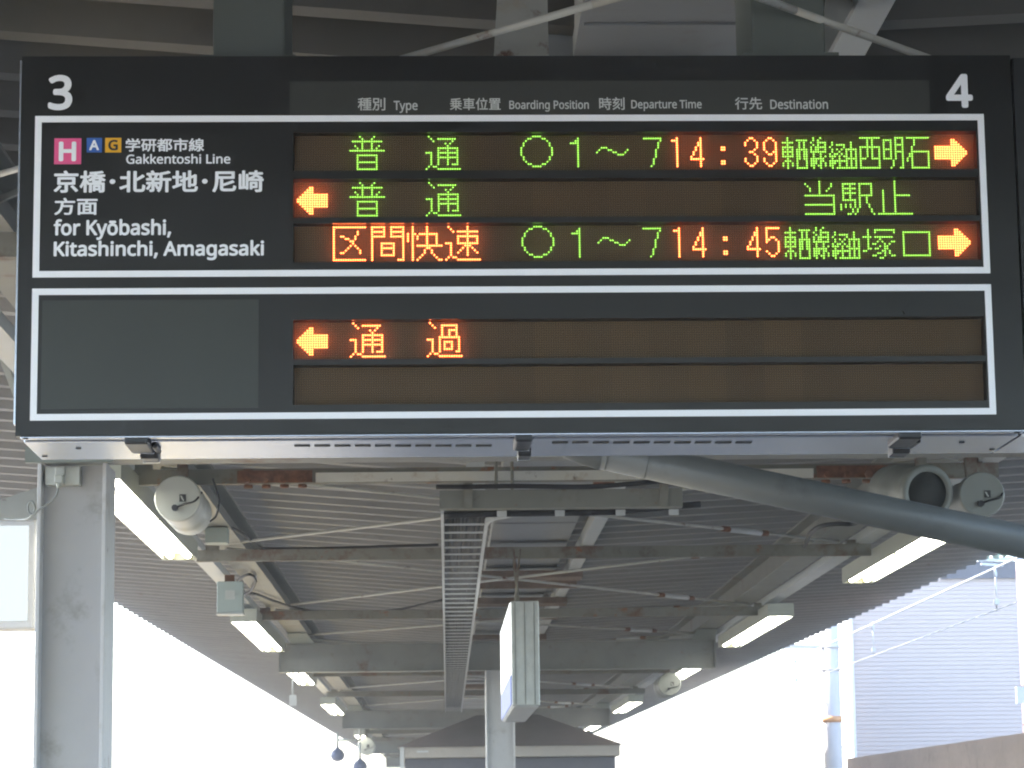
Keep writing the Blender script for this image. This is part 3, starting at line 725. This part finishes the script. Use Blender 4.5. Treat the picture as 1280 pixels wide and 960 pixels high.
# ================================================================== SPEAKERS
def speaker(c, r, ln, label, ax=(0, 1, 0), open_front=False):
    c = Vector(c); ax = Vector(ax).normalized()
    t = thing('drum_speaker', label, 'speaker', c, 0, 'drum speakers hung under the canopy')
    b = NB(); m = spk_grey if c.x > 0 else spk_m
    if open_front:
        lathe(b, c, ax, [(.05, 0), (.05, r*.74), (0, r*.76), (-.005, r*.95), (.015, r), (.07, r), (.09, r*.94), (ln*.5, r*.94), (ln*.52, r*1.04), (ln, r*1.04), (ln, 0)])
    else:
        lathe(b, c, ax, [(0, 0), (0, r*.95)], smooth=False); lathe(b, c, ax, [(0, r*.95), (.008, r*.985), (.02, r), (.12, r), (.123, r*.96), (ln*.6, r*.96), (ln*.62, r), (ln, r*.98), (ln, 0)])
    part('drum', b, m, t)
    if open_front:
        b = NB(); lathe(b, c+ax*.02, ax, [(0, 0), (0, r*.745), (.01, r*.745)]); part('mesh_grille', b, mesh_m, t)
    else:
        s = r*.17
        b = NB(); x, z = c.x+r*.22, c.z+r*.02
        box(b, x-s/1.2, x+s/1.2, c.y-.004, c.y-.001, z-s, z+s*.9); q = part('label_plate', b, blacktxt, t)
        b = NB(); prism(b, [(x-s*.65, c.y-.006, z+s*.5), (x-s*.25, c.y-.006, z+s*.5), (x+s*.4, c.y-.006, z-s*.75), (x, c.y-.006, z-s*.75)], (0, .0015, 0)); part('label_mark', b, spk_m, q)
        b = NB(); tube(b, curve_pts([(c.x-r*.10, c.y-.01, c.z-r*.42), (c.x+r*.3, c.y-.03, c.z-r*.28), (c.x+r*.75, c.y-.03, c.z-r*.15), (c.x+r*1.0, c.y+.05, c.z+r*.3)]), .006, 6)
        cyl(b, (c.x-r*.10, c.y-.03, c.z-r*.42), (c.x-r*.10, c.y-.001, c.z-r*.42), .018, 10); part('cable', b, cable_m, t)
    b = NB(); box(b, c.x-.03, c.x+.03, c.y+ln*.35, c.y+ln*.35+.05, c.z+r*1.05, EYE+2.04); part('bracket', b, steel_rusty, t)
    return t
speaker((-1.475, 14.8, EYE+1.789), .132, .75, 'white drum speaker with a dark label, left of the rusty plate beside the bright lamp')
speaker((2.711, 14.5, EYE+1.748), .155, .50, 'open-fronted grey-green speaker with black mesh above the drainpipe', (-.22, 1, .12), True)
speaker((3.012, 14.5, EYE+1.735), .128, .75, 'grey capped drum speaker with a dark label at the right edge above the drainpipe')
speaker((2.93, 34.0, EYE+1.655), .150, .8, 'small distant drum speaker beside a lamp past the right end of the cantilever beam')
speaker((-1.72, 60.5, EYE+1.62), .2, .8, 'tiny drum speaker far down the left row of lamps')

# ================================================================== CABLE RACK, TRAY, BOXES, CABLES
LADH, TY, TH = 1.60, 13.92, 1.615
rk = thing('cable_rack', 'long pale ladder rack of cables running away under the gutter', 'cable rack', (.14, 14, EYE+LADH))
def rx(y): return .012+(y-14)*.0018
b = NB(); obox(b, (rx(14), 14.03, EYE+LADH+.02), (rx(41), 41, EYE+LADH+.02), .016, .045); part('side_rail', b, rail_m, rk)
b = NB(); b2 = [(rx(41)+.245, 41), (rx(14.6)+.245, 14.62), (rx(14.6)+.255, 14.46), (rx(14.6)+.29, 14.33), (rx(14.6)+.38, 14.2), (rx(14.6)+.55, 14.13)]
for (xa, ya), (xb, yb) in zip(b2, b2[1:]): obox(b, (xa, ya, EYE+LADH+.02), (xb, yb, EYE+LADH+.02), .016, .045)
part('side_rail', b, rail_m, rk)
for k in range(63):
    y = 14.62+k*.42; x = rx(y)
    b = NB(); box(b, x+.0085, x+.2365, y, y+.03, EYE+LADH+.004, EYE+LADH+.012); part('rung', b, rail_m, rk)
rack_cable_m = paint('dark_grey_cable', (.035, .036, .04), .6, var=.4, scale=30)
for k in range(20):
    x = .034+k*.0112
    pts = [(x+rx(14.1+j*1.3)+random.uniform(-.006, .006)-.012, 14.1+j*1.3, EYE+LADH+.040+random.uniform(0, .02)) for j in range(21)]
    b = NB(); tube(b, pts, random.uniform(.008, .012), 6); meta(single('rack_cable', b, rack_cable_m), 'dark cable lying along the ladder rack', 'cable', 'dark cables on the ladder rack')
b = NB()
box(b, -.002, 1.29, TY, TY+.008, EYE+TH, EYE+TH+.098); box(b, -.002, 1.29, TY+.008, TY+.09, EYE+TH, EYE+TH+.005); box(b, -.002, 1.29, TY+.09, TY+.098, EYE+TH, EYE+TH+.09)
tr = single('cable_tray', b, paint('dingy_tray_paint', (.20, .20, .175), .6, dirt=(.15, .13, .1), dirt_amt=.06, rust=.06, rust_scale=3), 'dingy grey-olive cable tray spanning sideways above the head of the ladder rack', 'cable tray')
for x in (.15, 1.19):
    b = NB(); box(b, x-.024, x+.024, TY-.02, TY-.001, EYE+TH-.004, EYE+TH+.135); part('tray_clamp', b, steel_rusty, tr)
for x in (.33, .64, .965, 1.25):
    b = NB(); box(b, x-.026, x+.026, TY+.10, TY+.106, EYE+TH-.034, EYE+TH-.002); part('spacer_plate', b, rail_m, tr)
b = NB(); tube(b, curve_pts([(-.02, TY-.03, EYE+TH+.112), (.15, TY-.04, EYE+TH+.11), (.40, TY-.04, EYE+TH+.112), (.75, TY-.04, EYE+TH+.105), (1.0, TY-.04, EYE+TH+.118), (1.5, TY-.04, EYE+TH+.16)]), .013); single('tray_cable', b, cable_m, 'thick black cable lying on top of the olive tray', 'cable')
b = NB(); tube(b, curve_pts([(.02, TY+.16, EYE+TH-.02), (.24, TY+.16, EYE+TH-.012), (.63, TY+.16, EYE+TH-.010), (.95, TY+.16, EYE+TH-.004), (1.4, TY+.16, EYE+TH+.03)]), .018); single('tray_cable', b, cable_m, 'black cable slung along the underside of the olive tray', 'cable')
t = thing('junction_box', 'pale green junction box above the second lamp of the left row', 'junction box', (-1.75, 22, EYE+1.68))
b = NB(); box(b, -1.86, -1.645, 22, 22.16, EYE+1.70, EYE+1.96); part('box_body', b, jbox_m, t, bevel=.006)
b = NB(); box(b, -1.79, -1.71, 21.994, 21.999, EYE+1.81, EYE+1.885); part('label_plate', b, galv, t)
b = NB(); box(b, -1.865, -1.64, 21.99, 22.17, EYE+1.685, EYE+1.698); part('lower_lip', b, rail_m, t)
b = NB(); box(b, -1.80, -1.72, 22.04, 22.10, EYE+1.961, EYE+2.018); part('hanger', b, steel_rusty, t)
b = NB(); box(b, -1.66, -1.50, 18.6, 18.75, EYE+1.93, EYE+2.04); single('conduit_box', b, jbox_m, 'small grey conduit box on the left main beam past the drum speaker', 'conduit box', bevel=.006)
def cable(pts, r, label, nm='hanging_cable'):
    b = NB(); tube(b, curve_pts(pts), r, 7); return single(nm, b, cable_m, label, 'cable')
Hc = 2.06
cable([atH(x, y, Hc) for x, y in ((262, 660), (285, 659), (305, 668), (322, 682), (338, 686), (420, 685), (548, 681))], .012, 'black cable looping off the left beam and along the second cross channel')
cable([atH(x, y, 2.02) for x, y in ((292, 738), (300, 724), (312, 718), (319, 725), (315, 737), (306, 744), (318, 742), (345, 752), (385, 763), (430, 764), (490, 763), (552, 750))], .012, 'black cable curling by the junction box then sagging to the ladder rack')
cable([atH(x, y, 1.98) for x, y in ((1006, 683), (1012, 668), (1025, 658), (1045, 655), (1066, 655), (1075, 650))], .016, 'black cable bent over the right main beam below the drainpipe')
cable([atY(x, y, 14.6) for x, y in ((266, 598), (270, 612), (274, 628), (270, 645), (262, 652))], .006, 'thin cable drooping right of the white drum speaker')
for x in (.30, .385):
    b = NB(); cyl(b, (x, TY+.02, EYE+TH+.006), (x, TY+.02, EYE+2.0), .009, 8); part('hanger_rod', b, steel_rusty, tr)

# ================================================================== DRAINPIPE
dp = thing('drainpipe', 'thick grey drainpipe slanting down to the right below the board', 'drainpipe', (1.2, 9, EYE+1.2))
p0, p1 = atY(752, 566, 9.1), atY(1345, 691, 9.1)
b = NB(); cyl(b, p0, p1, .0585, 40); part('pipe', b, pipe_m, dp)
b = NB(); tube(b, curve_pts([p0+Vector((-.20, 0, .35)), p0+Vector((-.185, 0, .17)), p0+Vector((-.12, 0, .05)), p0-(p1-p0).normalized()*.02, p0], 8), .0583, 32); part('elbow', b, pipe_m, dp)
d_ = (p1-p0).normalized()
for s_ in (.02, .16):
    b = NB(); cyl(b, p0+d_*s_, p0+d_*(s_+.003), .0592, 40); part('joint_ring', b, pipe_m, dp)

# ================================================================== HANGING STATION SIGN
t = thing('hanging_sign', 'white box sign with a blue strip hung edge-on in front of the middle column', 'sign', (.57, 19.5, EYE+.74))
b = NB(); box(b, .478, .668, 18.0, 21.0, EYE+.742, EYE+1.45); part('sign_box', b, galv, t, bevel=.006)
b = NB(); box(b, .470, .4775, 18.02, 20.98, EYE+.95, EYE+1.44); f = part('lit_face', b, lit_sign, t)
for x in (.505, .57, .635):
    b2_ = NB(); box(b2_, x-.004, x+.004, 17.996, 17.9995, EYE+.75, EYE+1.44); part('end_seam', b2_, spk_grey, t)
b = NB(); box(b, .470, .4775, 18.02, 20.98, EYE+.752, EYE+.949); part('blue_band', b, lit_sign_blue, t)
b = NB()
for k in range(5): box(b, .4685, .4695, 18.7+k*.36, 18.88+k*.36, EYE+1.16+.02*(k % 2), EYE+1.33)
part('faded_lettering', b, spk_grey, f)
b = NB(); box(b, .49, .655, 18.03, 20.97, EYE+.735, EYE+.741); part('bottom_panel', b, rail_m, t)
for y in (19.72, 20.02):
    for xa, xb in ((.545, .60), (.595, .55)):
        b = NB(); cyl(b, (xa, y, EYE+1.451), (xb, y+(.02 if xa > .57 else 0), EYE+1.98), .007, 8); part('suspension_rod', b, steel_rusty, t)

# ================================================================== PLATFORM HUT
hx0, hx1, hy0, hy1 = -.56, 2.41, 36, 41.5
hut = thing('platform_hut', 'small waiting hut with a brown hipped roof and pale fascia on the platform', 'hut', ((hx0+hx1)/2, 38.7, 0))
b = NB(); box(b, hx0+.06, hx1-.06, hy0+.12, hy1-.12, 0, EYE+.79); part('wall', b, hut_wall, hut)
b = NB(); ring = [(hx0, hy0), (hx1, hy0), (hx1, hy1), (hx0, hy1)]
box(b, hx0, hx1, hy0, hy1, EYE+.795, EYE+.945); part('fascia', b, hut_fascia, hut, bevel=.01)
b = NB(); zb, zt = EYE+.946, EYE+1.41
v = [b.verts.new(c) for c in ((hx0-.04, hy0-.04, zb), (hx1+.04, hy0-.04, zb), (hx1+.04, hy1+.04, zb), (hx0-.04, hy1+.04, zb), (hx0+1.05, hy0+1.3, zt), (hx1-1.05, hy0+1.3, zt), (hx1-1.05, hy1-1.3, zt), (hx0+1.05, hy1-1.3, zt))]
for f_ in ((0,1,5,4),(1,2,6,5),(2,3,7,6),(3,0,4,7),(4,5,6,7),(3,2,1,0)): b.faces.new([v[i] for i in f_])
part('roof', b, hut_roof, hut)
b = NB(); box(b, hx0-.005, hx0+.05, hy0-.012, hy0-.001, 0, EYE+.95); part('corner_post', b, rail_m, hut)
for k in range(3):
    b = NB(); x = hx0+.2+k*.9; box(b, x, x+.78, hy0+.105, hy0+.118, .9, EYE+.72); part('window', b, hut_wall, hut)
b = NB(); box(b, -.34, -.18, hy0-.008, hy0-.001, EYE+.868, EYE+.893); part('fascia_label', b, rail_m, hut)

# ================================================================== SMALL HANGING THINGS ON THE LEFT
for px, py, rr, lab in ((422, 943, 9.0, 'blue-grey bell-shaped lamp on a thin bracket, the higher one at the left'), (450, 957, 9.0, 'blue-grey bell-shaped lamp on a rod, the lower one nearer the hut')):
    c = atY(px, py, 50); r_ = rr*50/3300
    t = thing('bell_lamp', lab, 'lamp', c, 0, 'bell-shaped lamps at the left roof edge')
    b = NB(); lathe(b, c+Vector((0, 0, r_*1.15)), (0, 0, -1), [(0, r_*.12), (r_*.25, r_*.2), (r_*.7, r_*.75), (r_*1.2, r_), (r_*1.6, r_*.92), (r_*2.0, r_*.6), (r_*2.15, 0)], 20); part('shade', b, paint('blue_grey_enamel', (.11, .13, .2), .4) if 'blue_grey_enamel' not in MATS else MATS['blue_grey_enamel'], t)
    b = NB(); cyl(b, c+Vector((0, 0, r_*1.1)), c+Vector((0, 0, .42)), .022, 8); part('stem', b, galv, t)
c = atY(450, 925, 50); c2 = atY(421, 925, 50)
b = NB(); cyl(b, c2, c, .02, 8); cyl(b, c, c+Vector((0, 0, .75)), .025, 8); single('lamp_bracket', b, galv, 'thin metal bracket carrying the two bell-shaped lamps', 'bracket')
t = thing('pendant_plate', 'small white plate on a thin rod below the third left lamp', 'plate', atY(366, 882, 33))
c = atY(366, 882, 33)
b = NB(); box(b, c.x-.045, c.x+.045, c.y, c.y+.03, c.z, c.z+.13); part('plate', b, rail_m, t)
b = NB(); cyl(b, (c.x, c.y+.015, c.z+.13), (c.x, c.y+.015, EYE+2.02), .013, 8); part('rod', b, rail_m, t)
# lit advertising box left of the left column
t = thing('light_box_sign', 'white backlit box sign with a grey rim left of the pale column', 'sign', (-2.9, 16.1, EYE+1.15))
b = NB(); box(b, -3.4, -2.452, 16.0, 16.22, EYE+1.15, EYE+1.81); part('sign_box', b, column_m, t, bevel=.012)
b = NB(); box(b, -3.35, -2.49, 15.99, 15.999, EYE+1.20, EYE+1.775); part('lit_face', b, lit_face, t)
for x in (-3.3, -3.0):
    b = NB(); cyl(b, (x, 16.1, EYE+1.81), (x, 16.1, EYE+2.5), .02, 8); part('hanger_rod', b, steel, t)
b = NB(); prism(b, [atY(-40, 638, 16.4), atY(50, 608, 16.4), atY(50, 650, 16.4), atY(-40, 650, 16.4)], (0, .06, 0)); part('sloping_brace', b, white_rust, can)

# ================================================================== ACROSS THE RIGHT TRACK
bl = thing('ribbed_building', 'pale building clad in horizontal ribbed siding across the right-hand track', 'building', (8.6, 48, -1.15))
b = NB(); X0, X1, Yb = 7.03, 10.6, 45.0; z = -1.15; prev = None; zt = EYE+3.9; k = 0
while z < zt:
    for dz, dy in ((0, 0), (.054, .002), (.057, .012), (.067, .012)):
        row = [b.verts.new((X0, Yb+dy, z+dz)), b.verts.new((X1, Yb+dy, z+dz))]
        if prev: b.faces.new((prev[0], prev[1], row[1], row[0]))
        prev = row
    z += .071
o = part('ribbed_front', b, siding_m, bl)
b = NB(); box(b, X0, X1, Yb+.05, 52, -1.15, EYE+3.86); part('shell', b, white_bld, bl)
b = NB(); box(b, X0-.06, X0-.004, Yb-.03, 48.6, -1.15, EYE+3.9); part('white_return', b, white_bld, bl)
b = NB(); prism(b, [(8.55, Yb-.06, EYE+3.93), (10.7, Yb-.06, EYE+3.93), (10.7, Yb-.06, EYE+4.22), (8.95, Yb-.06, EYE+4.22)], (0, 3, 0)); part('dark_parapet', b, hut_wall, bl)
b = NB(); box(b, 6.4, 6.62, 24, 42.0, -1.15, EYE+.84); 
bw = single('trackside_wall', b, brown_wall, 'low weathered brown wall along the right-hand track in front of the ribbed building', 'wall')
b = NB(); c = atY(1269, 690, 30.8); box(b, c.x, c.x+.8, 30, 30.8, -1.15, EYE+3.1); single('wall_pier', b, pink_brick, 'pinkish pier at the right edge of the picture', 'pier')
b = NB(); c = atY(1274, 868, 29.9); box(b, c.x-.02, c.x+.6, 29.93, 29.99, c.z-.1, c.z+.09); single('white_plate', b, white_bld, 'small white plate on the pinkish pier at the right edge', 'plate')
t = thing('utility_pole', 'grey concrete pole with an orange band left of the white building corner', 'pole', (6.57, 46, -1.15))
b = NB(); cyl(b, (6.57, 44.6, -1.15), (6.57, 44.6, EYE+4.6), .165, 24, .145); part('shaft', b, pole_m, t)
b = NB(); cyl(b, (6.57, 44.6, EYE+1.50), (6.57, 44.6, EYE+1.60), .166, 24); part('orange_band', b, orange_m, t)
b = NB(); cyl(b, (6.57, 44.6, EYE+2.36), (6.57, 44.6, EYE+2.40), .17, 24); cyl(b, (6.57, 44.6, EYE+2.74), (6.57, 44.6, EYE+2.78), .168, 24); obox(b, (6.4, 44.55, EYE+2.76), (5.2, 44.55, EYE+2.80), .06, .07); part('bracket_arm', b, pole_m, t)
# overhead line
ow = thing('overhead_line', 'pale overhead wires with droppers running along the right-hand track', 'overhead wire', (5.9, 30, EYE+2))
b = NB(); cyl(b, (5.9, -30, EYE+2.60), (5.9, 60, EYE+2.52), .011, 8); part('messenger_wire', b, wire_m, ow)
b = NB(); cyl(b, (5.9, -30, EYE+2.06), (5.9, 60, EYE+2.13), .006, 8); part('contact_wire', b, wire_m, ow)
for y in (27.9, 36.0, 44):
    b = NB(); cyl(b, (5.9, y, EYE+2.555), (5.9, y, EYE+2.085+.008*(y-27.9)/2), .008, 6)
    pts = [(5.9-.0, y-.03, EYE+2.56), (5.885, y-.035, EYE+2.50), (5.9, y-.01, EYE+2.45), (5.915, y+.035, EYE+2.50), (5.9, y+.03, EYE+2.56)]
    tube(b, curve_pts(pts), .010, 6); box(b, 5.875, 5.925, y-.03, y+.03, EYE+2.16, EYE+2.215); part('dropper', b, wire_m, ow)
t = thing('line_insulator', 'pale green insulator on a bracket at the right edge above the ribbed building', 'insulator', atY(1247, 694, 29))
c = atY(1244, 688, 29); b = NB()
lathe(b, c, (1, 0, 0), [(-.14, .03), (-.13, .1), (-.08, .1), (-.07, .06), (-.03, .06), (-.02, .1), (.03, .1), (.04, .06), (.08, .06), (.09, .09), (.14, .05), (.16, 0)], 16); part('insulator_body', b, green_ins, t)
b = NB(); obox(b, atY(1222, 700, 29), atY(1300, 697, 29), .05, .035); obox(b, atY(1226, 705, 29), atY(1254, 707, 29), .04, .025); part('bracket', b, wire_m, t)
b = NB(); obox(b, c+Vector((.05, 0, .1)), c+Vector((.05, .3, 1.3)), .05, .05); part('drop_arm', b, steel, t)

# ================================================================== AIR, thin haze added in place of lens glare
m = bpy.data.materials.new('glare_haze'); m.use_nodes = True; nn = m.node_tree.nodes; nn.remove(nn['Principled BSDF'])
pv = nn.new('ShaderNodeVolumePrincipled'); pv.inputs['Color'].default_value = (.92, .95, 1, 1); pv.inputs['Density'].default_value = HAZE; pv.inputs['Anisotropy'].default_value = .6
m.node_tree.links.new(pv.outputs[0], nn['Material Output'].inputs['Volume'])
b = NB(); box(b, -40, 45, -80, 215, -2.7, 9.0); hz = single('glare_haze', b, m, kind='stuff')
